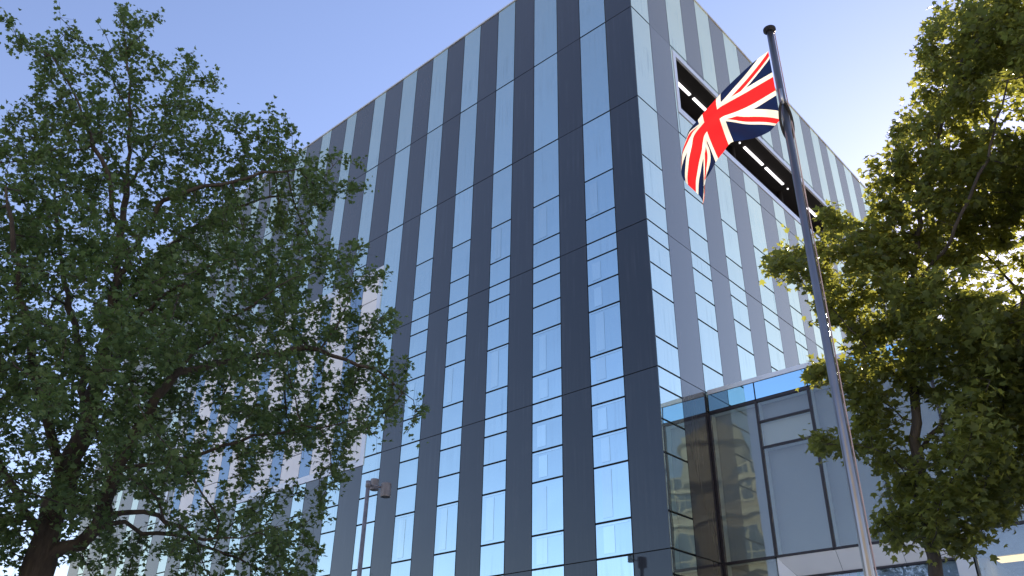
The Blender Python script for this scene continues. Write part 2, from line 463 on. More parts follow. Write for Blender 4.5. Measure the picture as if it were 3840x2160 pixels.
a = wx(3184, 2150); ink('tree_mark', [(a[0] + .00, a[0] + .022, a[1] - .10, a[1] + .03), (a[0] - .02, a[0] + .0, a[1] + .0, a[1] + .05), (a[0] + .022, a[0] + .045, a[1] + .01, a[1] + .06)], M_ink)
a = wx(3285, 2146)
bx = []; xx_ = a[0]
for n_ in (.018, .016, .02, .012, .018, .02, .014, .018, .016, .01, .018, .016, .012):
    bx.append((xx_, xx_ + n_ * .8, a[1] - .012, a[1] + .012)); xx_ += n_ + .004
ink('small_writing', bx, M_ink)
a = wx(3428, 2153)
ink('large_writing', [(a[0], a[0] + .022, a[1] - .3, a[1]), (a[0] - .24, a[0] - .16, a[1] - .3, a[1] - .03), (a[0] + .16, a[0] + .24, a[1] - .3, a[1] - .04)], M_ink)
# lit room to the right of the surround
t = MB(); t.box(5.67, 9.9, WY, WY + .012, .3, 5.83); wpart(t, 'room_pane', M_clear2)
t = MB(); t.box(5.66, 12, WY + .25, WY + .3, 5.35, 5.80); wpart(t, 'room_bulkhead', M_room)
t = MB(); t.box(5.66, 12, WY + .3, WY + 3.9, 5.42, 5.50); wpart(t, 'room_ceiling', M_room)
t = MB(); t.box(.1, 12, WY + 3.9, WY + 3.99, .2, 5.42); t.box(5.60, 5.66, WY + .1, WY + 3.9, .2, 5.8); wpart(t, 'room_wall', M_room)
d = RM @ np.array([3724 - 1920, 1080 - 2093, FP]); p = CAM + d * ((5.40 - CAM[2]) / d[2])
t = MB(); t.box(p[0], p[0] + 1.15, p[1], p[1] + .55, 5.385, 5.41); wpart(t, 'ceiling_light', M_warm)

# ------------------------------------------------------------------ ground
def ground_mat(name, a, b, sc, rough=.85):
    m, nt, bs, out = nodemat(name)
    f = noise(nt, sc, 6); g = noise(nt, sc * 40, 3)
    nt.links.new(mixc(nt, mathn(nt, 'MULTIPLY', mathn(nt, 'ADD', f, g), .5), a, b), bs.inputs['Base Color'])
    bs.inputs['Roughness'].default_value = rough; bump(nt, bs, g, .3)
    return m
def paving_mat():
    m, nt, bs, out = nodemat('stone_paving')
    br = nt.nodes.new('ShaderNodeTexBrick'); tc = nt.nodes.new('ShaderNodeTexCoord')
    br.inputs['Scale'].default_value = 1.2; br.inputs['Color1'].default_value = (.50, .48, .44, 1); br.inputs['Color2'].default_value = (.58, .56, .52, 1)
    br.inputs['Mortar'].default_value = (.2, .19, .18, 1); br.inputs['Mortar Size'].default_value = .01
    nt.links.new(tc.outputs['Object'], br.inputs['Vector']); nt.links.new(br.outputs[0], bs.inputs['Base Color']); bs.inputs['Roughness'].default_value = .8
    return m
M_ground = ground_mat('dry_ground', (.16, .16, .13), (.24, .23, .19), .05)
M_road = ground_mat('asphalt', (.04, .04, .042), (.065, .065, .066), 1.)
t = MB(); t.quad((-1500, -1500, -.12), (1500, -1500, -.12), (1500, 1500, -.12), (-1500, 1500, -.12)); tag(t.build('ground', M_ground), kind='structure')
t = MB(); t.box(-80, 80, -20.0, 40, -.10, 0); tag(t.build('pavement', paving_mat()), kind='structure')
t = MB(); t.quad((-200, -30, -.116), (200, -30, -.116), (200, -20.01, -.116), (-200, -20.01, -.116)); tag(t.build('road', M_road), kind='structure')
M_mark = simple('white_road_paint', (.75, .75, .72), .7)
t = MB()
for k in range(-20, 20): t.quad((k * 6, -25.06, -.112), (k * 6 + 3, -25.06, -.112), (k * 6 + 3, -24.94, -.112), (k * 6, -24.94, -.112))
tag(t.build('road_marking', M_mark), kind='structure')

# ------------------------------------------------------------------ old building across the street (seen only mirrored in the glass)
M_stone = simple('cream_render', (.36, .31, .235), .8, var=.1, vscale=1.)
M_trim = simple('pale_stone_trim', (.46, .42, .34), .7)
M_oldglass = glassmat('old_window_glass', (.5, .55, .6), mirror=.3, grime=.1, diffuse=(.04, .05, .055))
opp = empty('corner_building', (28, -32, 0))
tag(opp, 'cream rendered building with bands of windows and a domed turret, mirrored in the glass wing', 'building')
def opart(mb, name, mat, parent=None, **k):
    mb.v = [(x - 28, y + 32, z) for x, y, z in mb.v]; return mb.build(name, mat, parent or opp, **k)
t = MB(); t.box(9, 50, -44, -32, 0, 19.2); opart(t, 'wall', M_stone)
t = MB()
for z in (4.2, 8.3, 12.4, 16.5, 18.9): t.box(8.8, 50.2, -32.0, -31.65, z, z + .3)
opart(t, 'cornice', M_trim)
for r_ in range(4):
    for c_ in range(8):
        x = 10.8 + c_ * 4.9; z = 5.2 + r_ * 4.1
        t = MB(); t.box(x - .18, x + 3.02, -31.998, -31.9, z - .18, z + 2.55)
        o = opart(t, 'window', M_trim)
        t = MB()
        for q in range(3):
            t.box(x + .06 + q * .96, x + .88 + q * .96, -31.9, -31.88, z + .9, z + 2.4); t.box(x + .06 + q * .96, x + .88 + q * .96, -31.9, -31.88, z + .02, z + .78)
        g = opart(t, 'pane', M_oldglass); g.parent = o
t = MB(); t.tube([(19.5, -33.5, 19.2), (19.5, -33.5, 21.6), (19.5, -33.5, 21.8), (19.5, -33.5, 21.8), (19.5, -33.5, 23.), (19.5, -33.5, 23.8), (19.5, -33.5, 24.8)],
                 [2.6, 2.6, 3.0, 2.4, 2.0, .9, .12], 16); opart(t, 'turret', M_trim, smooth=False)

# ------------------------------------------------------------------ flagpole and flag
PR = 7.0
ph = np.array([-.3468, .9379]); PX, PY = CAM[0] + PR * ph[0], CAM[1] + PR * ph[1]
M_pole = simple('brushed_steel', (.33, .32, .32), .30, metal=.9, var=.1, vscale=3)
M_cap = simple('dark_cap', (.03, .025, .025), .45)
M_rope = simple('white_red_cord', (.65, .50, .48), .8)
M_ring = simple('dark_beaded_cord', (.05, .04, .03), .7, bmp=.6, vscale=20)
ztop = at(2893, 112, PR)[2]
pole = empty('flagpole', (PX, PY, 0)); tag(pole, 'tall steel flagpole with dark flat cap standing in front of the glass block', 'flagpole')
t = MB(); t.tube([(0, 0, 0), (0, 0, 3), (0, 0, ztop - .02)], [.041, .039, .035], 28); t.build('pole', M_pole, pole, True)
t = MB(); t.tube([(0, 0, ztop - .03), (0, 0, ztop - .005), (0, 0, ztop + .015), (0, 0, ztop + .03)], [.045, .066, .066, .05], 24); t.build('cap', M_cap, pole)
t = MB(); t.tube([(0, 0, 0), (0, 0, .04)], [.14, .14], 24); t.build('base_plate', M_pole, pole)
rt = np.array([.739, .673]); rt /= np.linalg.norm(rt)           # to the camera's right
fw = -ph                                                         # towards the camera
hz0, hz1 = at(2928, 448, PR)[2], at(2885, 195, PR)[2]
cx, cy = rt * .052
t = MB(); t.tube([(cx, cy, .9), (cx, cy, 3.), (rt[0] * .055, rt[1] * .055, hz0 - .1), (rt[0] * .05 + fw[0] * .02, rt[1] * .05 + fw[1] * .02, hz0 + .3), (rt[0] * .048 + fw[0] * .02, rt[1] * .048 + fw[1] * .02, ztop - .04)], .007, 6)
t.build('halyard', M_rope, pole, True)
# cord ring that hangs round the pole from the halyard
pts = []
za = at(2950, 392, PR)[2]
for k in range(33):
    a = 2 * math.pi * k / 32
    f_ = math.cos(a); s_ = math.sin(a)
    drop = (1 - f_) / 2
    pts.append((fw[0] * (.060 * f_ - .004) + rt[0] * (.058 * s_ + .002), fw[1] * (.060 * f_ - .004) + rt[1] * (.058 * s_ + .002), za - .40 * drop ** .9))
t = MB(); t.tube(pts, .014, 8, cap=False); t.build('halyard_ring', M_ring, pole, True)
t = MB(); t.tube([(fw[0] * .062, fw[1] * .062, za - .03), (fw[0] * .062, fw[1] * .062, za + .16)], [.014, .016], 8); t.build('swivel_clip', simple('clip_metal', (.6, .6, .6), .3, metal=.8), pole, True)

def flag_mat():
    m, nt, b, out = nodemat('union_flag_cloth')
    uv = nt.nodes.new('ShaderNodeUVMap'); uv.uv_map = 'UVMap'
    sx = nt.nodes.new('ShaderNodeSeparateXYZ'); nt.links.new(uv.outputs[0], sx.inputs[0])
    X = mathn(nt, 'SUBTRACT', mathn(nt, 'MULTIPLY', sx.outputs[0], 2.), 1.); Y = mathn(nt, 'SUBTRACT', sx.outputs[1], .5)
    aX = mathn(nt, 'ABSOLUTE', X); aY = mathn(nt, 'ABSOLUTE', Y)
    mn = mathn(nt, 'MINIMUM', aX, aY)
    red1 = mathn(nt, 'LESS_THAN', mn, .1); wh1 = mathn(nt, 'LESS_THAN', mn, .1667)
    sg = mathn(nt, 'SIGN', X); same = mathn(nt, 'GREATER_THAN', mathn(nt, 'MULTIPLY', X, Y), 0.)
    Y2 = mathn(nt, 'MULTIPLY', Y, 2.)
    c1 = mathn(nt, 'MULTIPLY', mathn(nt, 'MULTIPLY', mathn(nt, 'SUBTRACT', Y2, X), sg), 1 / math.sqrt(5))
    c2 = mathn(nt, 'MULTIPLY', mathn(nt, 'MULTIPLY', mathn(nt, 'ADD', Y2, X), sg), 1 / math.sqrt(5))
    c = mathn(nt, 'ADD', mathn(nt, 'MULTIPLY', c1, same), mathn(nt, 'MULTIPLY', c2, mathn(nt, 'SUBTRACT', 1., same)))
    whd = mathn(nt, 'LESS_THAN', mathn(nt, 'ABSOLUTE', c), .1)
    rdd = mathn(nt, 'MULTIPLY', mathn(nt, 'GREATER_THAN', c, 0.), mathn(nt, 'LESS_THAN', c, .0667))
    col = mixc(nt, whd, (.006, .013, .055), (.82, .75, .64))
    col = mixc(nt, rdd, col, (.72, .018, .02))
    col = mixc(nt, wh1, col, (.82, .75, .64))
    col = mixc(nt, red1, col, (.72, .018, .02))
    b.inputs['Roughness'].default_value = .75; nt.links.new(col, b.inputs['Base Color'])
    tl = nt.nodes.new('ShaderNodeBsdfTranslucent'); nt.links.new(col, tl.inputs[0])
    mx = nt.nodes.new('ShaderNodeMixShader'); mx.inputs[0].default_value = .62
    nt.links.new(b.outputs[0], mx.inputs[1]); nt.links.new(tl.outputs[0], mx.inputs[2]); nt.links.new(mx.outputs[0], out.inputs[0])
    return m
# cloth: rows of (u, top, middle, bottom) positions as the wind holds it
FL = [(0.0, (690, 258), (731, 478), (772, 724), 0.00, 0.00, 0.00), (.08, (640, 294), (676, 510), (744, 752), .03, .05, .05), (.15, (592, 330), (622, 542), (722, 780), .06, .11, .13),
      (.22, (538, 378), (560, 578), (690, 808), .12, .16, .16), (.30, (472, 440), (482, 618), (605, 845), .20, .22, .12), (.37, (410, 500), (424, 645), (520, 862), .26, .26, .10),
      (.43, (355, 558), (368, 672), (438, 878), .33, .30, .14), (.5, (290, 630), (308, 725), (386, 942), .42, .34, .22), (.57, (226, 705), (250, 790), (338, 1002), .50, .38, .30),
      (.65, (184, 775), (216, 852), (312, 1050), .55, .42, .38), (.73, (154, 842), (205, 915), (286, 1096), .58, .46, .42), (.81, (130, 905), (188, 990), (256, 1138), .60, .50, .36),
      (.88, (116, 965), (178, 1060), (248, 1200), .62, .52, .46), (.94, (109, 1010), (170, 1125), (256, 1262), .62, .50, .38), (1.0, (108, 1040), (172, 1190), (236, 1318), .60, .48, .44)]
us = np.array([r[0] for r in FL])
def interp(c, u):      # smooth cubic (Catmull-Rom) along u
    i = int(np.clip(np.searchsorted(us, u, side='right') - 1, 0, len(us) - 2))
    t = (u - us[i]) / (us[i + 1] - us[i])
    p0, p1, p2, p3 = c[max(i - 1, 0)], c[i], c[i + 1], c[min(i + 2, len(us) - 1)]
    return .5 * ((2 * p1) + (-p0 + p2) * t + (2 * p0 - 5 * p1 + 4 * p2 - p3) * t * t + (-p0 + 3 * p1 - 3 * p2 + p3) * t ** 3)
cc = [[np.array([2500 + r[j][0] * .552, 50 + r[j][1] * .552, r[j + 3]]) for r in FL] for j in (1, 2, 3)]
HW = {.65: (30, 22), .73: (34, 15), .81: (34, 11), .88: (32, 10), .94: (29, 15), 1.0: (27, 25)}     # half width of the red bar where the cloth faces us
hh = []
for r in FL:
    h = HW.get(r[0]); hh.append(np.array([h[0] * .552, h[1] * .552, (r[6] - r[4]) * .08]) if h else (np.array([(r[3][0] - r[1][0]) * .552, (r[3][1] - r[1][1]) * .552, r[6] - r[4]]) * .1))
NU, NV = 120, 64
V = np.zeros(((NU + 1) * (NV + 1), 3)); UVc = np.zeros(((NU + 1) * (NV + 1), 2))
for i in range(NU + 1):
    u = i / NU
    a, b, c = (interp(cc[j], u) for j in range(3)); hv = interp(hh, u)
    for j in range(NV + 1):
        v = j / NV; s = 1 - v
        kn = (0., .4, .6, 1.); P = 0
        for q_, pt in enumerate((a, b - hv, b + hv, c)):
            wt = 1.
            for m_ in range(4):
                if m_ != q_: wt *= (s - kn[m_]) / (kn[q_] - kn[m_])
            P = P + pt * wt
        rip = .022 * u ** .5 * math.sin(9 * u + 5 * s) + .020 * math.sin(24 * u + 9 * s * s) * min(1, u * 4) + .016 * math.sin(17 * s + 6 * u) * min(1, u * 5)
        rip += .05 * max(0, u - .8) * math.sin(14 * s + 1)
        V[i * (NV + 1) + j] = at(P[0], P[1], PR - .02 + P[2] + rip)
        UVc[i * (NV + 1) + j] = (u, v)
F = []
for i in range(NU):
    for j in range(NV):
        a = i * (NV + 1) + j; F.append((a, a + NV + 1, a + NV + 2, a + 1))
F = np.array(F)
flag_o = V[(NV + 1) - 1].copy()
fo = numesh('flag', V - flag_o, F, flag_mat(), smooth=True); fo.location = flag_o
uvl = fo.data.uv_layers.new(name='UVMap'); uvl.data.foreach_set('uv', UVc[F.ravel()].ravel())
tag(fo, 'red, white and blue Union flag blowing from the top of the steel pole', 'flag')

# ------------------------------------------------------------------ street lamp
LP = np.array([CAM[0] - .792 * 18.9, CAM[1] + .61 * 18.9])
M_post = simple('galvanised_post', (.34, .30, .29), .5, metal=.4, var=.2, bmp=.2, vscale=6)
M_lampm = simple('weathered_lamp_metal', (.26, .22, .20), .5, metal=.3, var=.25, vscale=8)
M_lens = simple('lamp_lens', (.10, .08, .07), .3)
lz = at(1317, 1803, 18.9)[2]
lamp = empty('street_lamp', (LP[0], LP[1], 0)); tag(lamp, 'grey street lamp post with two drum-shaped heads in front of the striped facade', 'street lamp')
t = MB(); t.tube([(0, 0, 0), (0, 0, 1.2), (0, 0, 1.25), (0, 0, lz)], [.085, .085, .062, .045], 16); t.build('post', M_post, lamp, True)
t = MB(); t.tube([(0, 0, lz - .12), (0, 0, lz + .02)], [.06, .06], 16); t.build('post_collar', M_post, lamp, True)
LR = np.array([.792 * 0 + .61, .792]);                      # across the view
def head(off, zc, h, r_):
    c = Vector((off[0], off[1], zc))
    t = MB(); t.tube([c + Vector((0, 0, -h / 2)), c + Vector((0, 0, -h / 2 + .02)), c + Vector((0, 0, h / 2 - .02)), c + Vector((0, 0, h / 2))], [r_ * .97, r_, r_, r_ * .93], 24)
    o = t.build('lamp_head', M_lampm, lamp, False)
    t = MB(); t.tube([c + Vector((0, 0, -h / 2 - .006)), c + Vector((0, 0, -h / 2 - .001))], [r_ * .82] * 2, 24); l = t.build('lens', M_lens, o)
hp = LR * .40; h2 = LR * .14 + np.array([-.792, .61]) * .30
head(hp, lz - .16, .31, .118); head(h2, lz + .03, .25, .10)
t = MB(); t.tube([(0, 0, lz - .05), (hp[0] * .75, hp[1] * .75, lz - .10)], .018, 8); t.tube([(0, 0, lz - .11), (hp[0] * .75, hp[1] * .75, lz - .115)], .008, 6)
t.tube([(0, 0, lz - .06), (h2[0], h2[1], lz - .02)], .02, 8); t.build('bracket', M_post, lamp, True)

# ------------------------------------------------------------------ trees
def in_poly(x, y, poly):
    px, py = poly[:, 0], poly[:, 1]; n = len(poly); c = np.zeros(len(x), bool); j = n - 1
    for i in range(n):
        m = ((py[i] > y) != (py[j] > y)) & (x < (px[j] - px[i]) * (y - py[i]) / (py[j] - py[i] + 1e-9) + px[i]); c ^= m; j = i
    return c
def edge_dist(x, y, poly):
    d = np.full(len(x), 1e9)
    for i in range(len(poly)):
        a = poly[i]; b = poly[(i + 1) % len(poly)]; ab = b - a
        t = np.clip(((x - a[0]) * ab[0] + (y - a[1]) * ab[1]) / (ab @ ab + 1e-9), 0, 1)
        d = np.minimum(d, np.hypot(x - a[0] - t * ab[0], y - a[1] - t * ab[1]))
    return d
def rays(px, py):
    d = (RM @ np.stack([px - 1920, 1080 - py, np.full(len(px), FP)])).T
    return d / np.hypot(d[:, 0], d[:, 1])[:, None]
def sample_crown(poly, T, n, tmax, rng, dens=None, squash=1., tmin=.25, clump=.12):
    poly = np.array(poly, float); lo, hi = poly.min(0), poly.max(0); out = []
    while sum(len(o) for o in out) < n:
        x = rng.uniform(lo[0], hi[0], 4000); y = rng.uniform(lo[1], hi[1], 4000)
        k = in_poly(x, y, poly)
        if dens is not None: k &= rng.uniform(size=4000) < dens(x, y)
        x, y = x[k], y[k]
        if not len(x): continue
        d = rays(x, y); r0 = (T[0] - CAM[0]) * d[:, 0] + (T[1] - CAM[1]) * d[:, 1]
        e = edge_dist(x, y, poly) * r0 / FP * 1.2
        th = np.clip(tmin + e * squash, 0, tmax)
        r = r0 + rng.uniform(-1, 1, len(x)) * th
        q = CAM + d * r[:, None]
        cl = (np.sin(q[:, 0] * 3.1 + 1.3 * np.sin(q[:, 2] * 2.3)) + np.sin(q[:, 1] * 2.9 + 1.7 * np.sin(q[:, 0] * 1.9)) + np.sin(q[:, 2] * 3.7 + 1.1 * np.sin(q[:, 1] * 2.1))) / 3
        q = q[(cl > -clump) | (e < .35)]
        out.append(q)
    return np.concatenate(out)[:n]
def colonize(seed_pts, seed_par, attr, step, kill, infl, iters, rng, up=.0):
    P = [np.array(p, float) for p in seed_pts]; par = list(seed_par); A = attr.copy()
    nearest = np.full(len(A), -1); nd = np.full(len(A), 1e9); start = 0
    for it in range(iters):
        new = np.array(P[start:]); 
        if len(new) and len(A):
            D = np.linalg.norm(A[:, None, :] - new[None], axis=2) if len(A) * len(new) < 4e7 else None
            m = D.argmin(1); md = D[np.arange(len(A)), m]; b = md < nd; nearest[b] = m[b] + start; nd[b] = md[b]
        keep = nd > kill; A = A[keep]; nearest = nearest[keep]; nd = nd[keep]
        if not len(A): break
        act = nd < infl
        if not act.any(): infl *= 1.4; start = len(P); 
        if not act.any(): continue
        dirs = {}
        dv = A[act] - np.array(P)[nearest[act]]; dv /= np.linalg.norm(dv, axis=1)[:, None]
        S = np.zeros((len(P), 3)); np.add.at(S, nearest[act], dv)
        idx = np.unique(nearest[act]); start = len(P)
        for i in idx:
            v = S[i] + rng.normal(0, .18, 3) + np.array([0, 0, up]); l = np.linalg.norm(v)
            if l < 1e-6: continue
            P.append(P[i] + v / l * step); par.append(i)
    return np.array(P), np.array(par)
def branch_mesh(P, par, tip, expo, rmax, rng, minr=0, rfix=None):
    n = len(P); kids = [[] for _ in range(n)]
    for i in range(n):
        if par[i] >= 0: kids[par[i]].append(i)
    rad_ = np.zeros(n)
    for i in range(n - 1, -1, -1):
        rad_[i] = tip if not kids[i] else (sum(rad_[k] ** expo for k in kids[i])) ** (1 / expo)
    rad_ *= 1.; sc = rmax / rad_[0]
    rr = tip + (np.maximum(rad_ - tip, 0) / (rad_[0] - tip)) ** 1.25 * (rmax - tip)
    Vs, Fs = [], []; off = 0
    used = np.zeros(n, bool); stack = [0]
    while stack:
        s = stack.pop(); chain = [] if par[s] < 0 else [par[s]]; i = s
        while True:
            chain.append(i)
            if not kids[i]: break
            ks = sorted(kids[i], key=lambda q: -rr[q]); stack += ks[1:]; i = ks[0]
        if len(chain) < 2: continue
        r = rr[chain].copy()
        if par[s] >= 0: r[0] = min(r[0], r[1] * 1.25)
        if r.max() < minr: continue
        sides = 12 if r.max() > .08 else (6 if r.max() > .02 else 4)
        C = P[chain]; d = np.gradient(C, axis=0); d /= np.linalg.norm(d, axis=1)[:, None] + 1e-9
        u = np.zeros_like(d); u0 = np.cross(d[0], [.3, .5, .81]); u0 /= np.linalg.norm(u0)
        for q in range(len(C)):
            u0 = u0 - d[q] * (u0 @ d[q]); u0 /= np.linalg.norm(u0) + 1e-9; u[q] = u0
        s2 = np.cross(d, u); ang = np.arange(sides) * 2 * math.pi / sides
        lump = 1 + (rng.uniform(-.07, .07, (len(C), sides)) if r.max() > .05 else 0)
        ring = C[:, None, :] + (r[:, None, None] * (np.cos(ang)[None, :, None] * u[:, None, :] + np.sin(ang)[None, :, None] * s2[:, None, :])) * (lump[..., None] if hasattr(lump, 'shape') else 1)
        Vs.append(ring.reshape(-1, 3)); m = len(C)
        i0 = (np.arange(m - 1)[:, None] * sides + np.arange(sides)[None]).ravel(); i1 = (np.arange(m - 1)[:, None] * sides + (np.arange(sides)[None] + 1) % sides).ravel()
        Fs.append(np.stack([i0, i1, i1 + sides, i0 + sides], 1) + off); off += m * sides
    return np.concatenate(Vs), np.concatenate(Fs), rr, kids
def leaf_template():
    # five-pointed lobed leaf in the xy plane, stalk at the origin, slightly folded along the midrib
    tips = [(-0.15, 205, .55), (0, 150, .85), (0, 90, 1.0), (0, 30, .85), (0, -25, .55)]
    pts = [(0, 0, 0)]; ctr = (0, .38)
    out = []
    for i, (q, a, l) in enumerate(tips):
        ar = rad(a); out.append((ctr[0] + math.cos(ar) * l * .62, ctr[1] + math.sin(ar) * l * .62))
        if i < 4:
            am = rad((a + tips[i + 1][1]) / 2); out.append((ctr[0] + math.cos(am) * .27, ctr[1] + math.sin(am) * .27))
    ring = [(0., 0.)] + out[::-1]
    V = [(0., .38, 0.)] + [(x, y, .22 * abs(x) - .25 * max(0, y - .5) ** 2) for x, y in ring]
    n = len(ring); F = [(0, 1 + i, 1 + (i + 1) % n) for i in range(n)]
    return np.array(V), np.array(F)
LV, LF = leaf_template()
def leaves(centers, size, rng, droop=.5, updir=.6):
    n = len(centers)
    # normals mostly facing up with wide scatter; stalk direction outward/down
    nz = rng.normal(0, 1, (n, 3)); nz[:, 2] = np.abs(nz[:, 2]) + updir; nz /= np.linalg.norm(nz, axis=1)[:, None]
    y = rng.normal(0, 1, (n, 3)); y[:, 2] -= droop; y -= nz * (y * nz).sum(1)[:, None]; y /= np.linalg.norm(y, axis=1)[:, None]
    x = np.cross(y, nz); s = size * rng.uniform(.6, 1.25, n)
    L = LV[None] * s[:, None, None]
    curl = rng.uniform(.2, 2.2, n)
    V = centers[:, None, :] + L[..., :1] * x[:, None, :] + L[..., 1:2] * y[:, None, :] + L[..., 2:] * curl[:, None, None] * nz[:, None, :]
    F = LF[None] + (np.arange(n) * len(LV))[:, None, None]
    tone = np.repeat(rng.uniform(0, 1, n), len(LF))
    return V.reshape(-1, 3), F.reshape(-1, 3), tone
def leaf_mat(name, c1, c2, trans, tmix):
    m, nt, b, out = nodemat(name)
    a = nt.nodes.new('ShaderNodeAttribute'); a.attribute_name = 'tone'
    big = noise(nt, .9, 2)
    f = mathn(nt, 'ADD', mathn(nt, 'MULTIPLY', a.outputs['Fac'], .6), mathn(nt, 'MULTIPLY', ramp(nt, big, .35, .65), .4))
    nt.links.new(mixc(nt, f, c1, c2), b.inputs['Base Color']); b.inputs['Roughness'].default_value = .42
    b.inputs['Specular IOR Level'].default_value = .35
    tl = nt.nodes.new('ShaderNodeBsdfTranslucent'); nt.links.new(mixc(nt, f, tuple(x * .7 for x in trans), trans), tl.inputs[0])
    mx = nt.nodes.new('ShaderNodeMixShader'); mx.inputs[0].default_value = tmix
    nt.links.new(b.outputs[0], mx.inputs[1]); nt.links.new(tl.outputs[0], mx.inputs[2]); nt.links.new(mx.outputs[0], out.inputs[0])
    return m
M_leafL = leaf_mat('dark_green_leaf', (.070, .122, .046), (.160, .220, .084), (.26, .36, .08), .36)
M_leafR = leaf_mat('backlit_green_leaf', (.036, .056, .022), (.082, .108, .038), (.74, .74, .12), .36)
def bark_mat(name, c1, c2):
    m, nt, b, out = nodemat(name)
    f = noise(nt, 3., 6, mapscale=(3, 3, .8), rough=.7)
    nt.links.new(mixc(nt, ramp(nt, f, .35, .65), c1, c2), b.inputs['Base Color']); b.inputs['Roughness'].default_value = .9
    bump(nt, b, noise(nt, 6., 6, mapscale=(4, 4, .7), rough=.7), .9, .03)
    return m
M_bark = bark_mat('brown_bark', (.045, .032, .024), (.12, .09, .062))
M_bark2 = bark_mat('grey_brown_bark', (.05, .042, .036), (.10, .085, .07))

def resample(pts, step):
    pts = np.array(pts, float); out = [pts[0]]
    for a, b in zip(pts[:-1], pts[1:]):
        n = max(1, int(np.linalg.norm(b - a) / step))
        for k in range(1, n + 1): out.append(a + (b - a) * k / n)
    return np.array(out)
def guides(paths, step, rng):
    """paths: list of (parent_path, point index in raw path, raw 3-D points) -> seed nodes"""
    P, par, index = [], [], []
    for pp, raw in paths:
        q = resample(raw, step)
        q[1:-1] += rng.normal(0, step * .10, q[1:-1].shape)
        ids = []
        if pp is None: prev = -1; start = 0
        else:
            cand = np.array(P)[index[pp]]; j = np.argmin(np.linalg.norm(cand - q[0], axis=1)); prev = index[pp][j]; start = 1
        for k in range(start, len(q)):
            P.append(q[k]); par.append(prev); prev = len(P) - 1; ids.append(prev)
        index.append(ids)
    return P, par

def grow_tree(name, label, T, paths, poly, nattr, tmax, step, kill, infl, nleaf, lsize, lrad, rtrunk, leafm, barkm, seed,
              dens=None, squash=1., minr=0, droop=.6, tip=.004, group=None, bare=None, expo=2.2, clump=.12):
    rng = np.random.default_rng(seed)
    A = sample_crown(poly, T, nattr, tmax, rng, dens, squash, clump=clump)
    P, par = guides(paths, step, rng)
    P, par = colonize(P, par, A, step, kill, infl, 60, rng)
    V, F, rr, kids = branch_mesh(P, par, tip, expo, rtrunk, rng, minr)
    root = empty(name, (T[0], T[1], 0)); tag(root, label, 'tree', group)
    O = np.array([T[0], T[1], 0])
    # leafy twigs on all thin nodes
    thin = np.array([i for i in range(len(P)) if rr[i] < tip * 4.5 and par[i] >= 0])
    if bare is not None: thin = thin[~bare(P[thin])]
    wgt = 1 / (rr[thin] / tip) ** .5; wgt /= wgt.sum()
    pick = rng.choice(thin, nleaf // 5, p=wgt)
    # each pick is a small spray of leaves on a twig
    td = rng.normal(0, 1, (len(pick), 3)); td[:, 2] += .2; td /= np.linalg.norm(td, axis=1)[:, None]
    ln = lrad * rng.uniform(.3, 1.15, len(pick))
    base = P[pick]; endp = base + td * ln[:, None]
    cs = []
    for q in range(5):
        f = (q + 1) / 5; cs.append(base + (endp - base) * f + rng.normal(0, lsize * .45, base.shape))
    cs = np.concatenate(cs)
    LVv, LFf, tone = leaves(cs, lsize, rng, droop)
    # twigs as slim 3-sided prisms
    tw = rng.uniform(size=len(pick)) < .7; b0, b1 = base[tw], endp[tw]; d = b1 - b0; d /= np.linalg.norm(d, axis=1)[:, None]
    u = np.cross(d, [.2, .3, .93]); u /= np.linalg.norm(u, axis=1)[:, None]; v = np.cross(d, u); n = len(b0); tr_ = tip * .55
    tv = np.stack([b0 + (math.cos(a) * u + math.sin(a) * v) * tr_ for a in (0, 2.09, 4.19)] + [b1 + (math.cos(a) * u + math.sin(a) * v) * tr_ * .5 for a in (0, 2.09, 4.19)], 1)
    tf = np.array([(0, 1, 4, 3), (1, 2, 5, 4), (2, 0, 3, 5)])[None] + (np.arange(n) * 6)[:, None, None] + len(V)
    V = np.concatenate([V, tv.reshape(-1, 3)]); F = np.concatenate([F, tf.reshape(-1, 4)])
    numesh('trunk', V - O, F, barkm, root, smooth=True)
    numesh('crown', LVv - O, LFf, leafm, root, attr=tone)
    return root

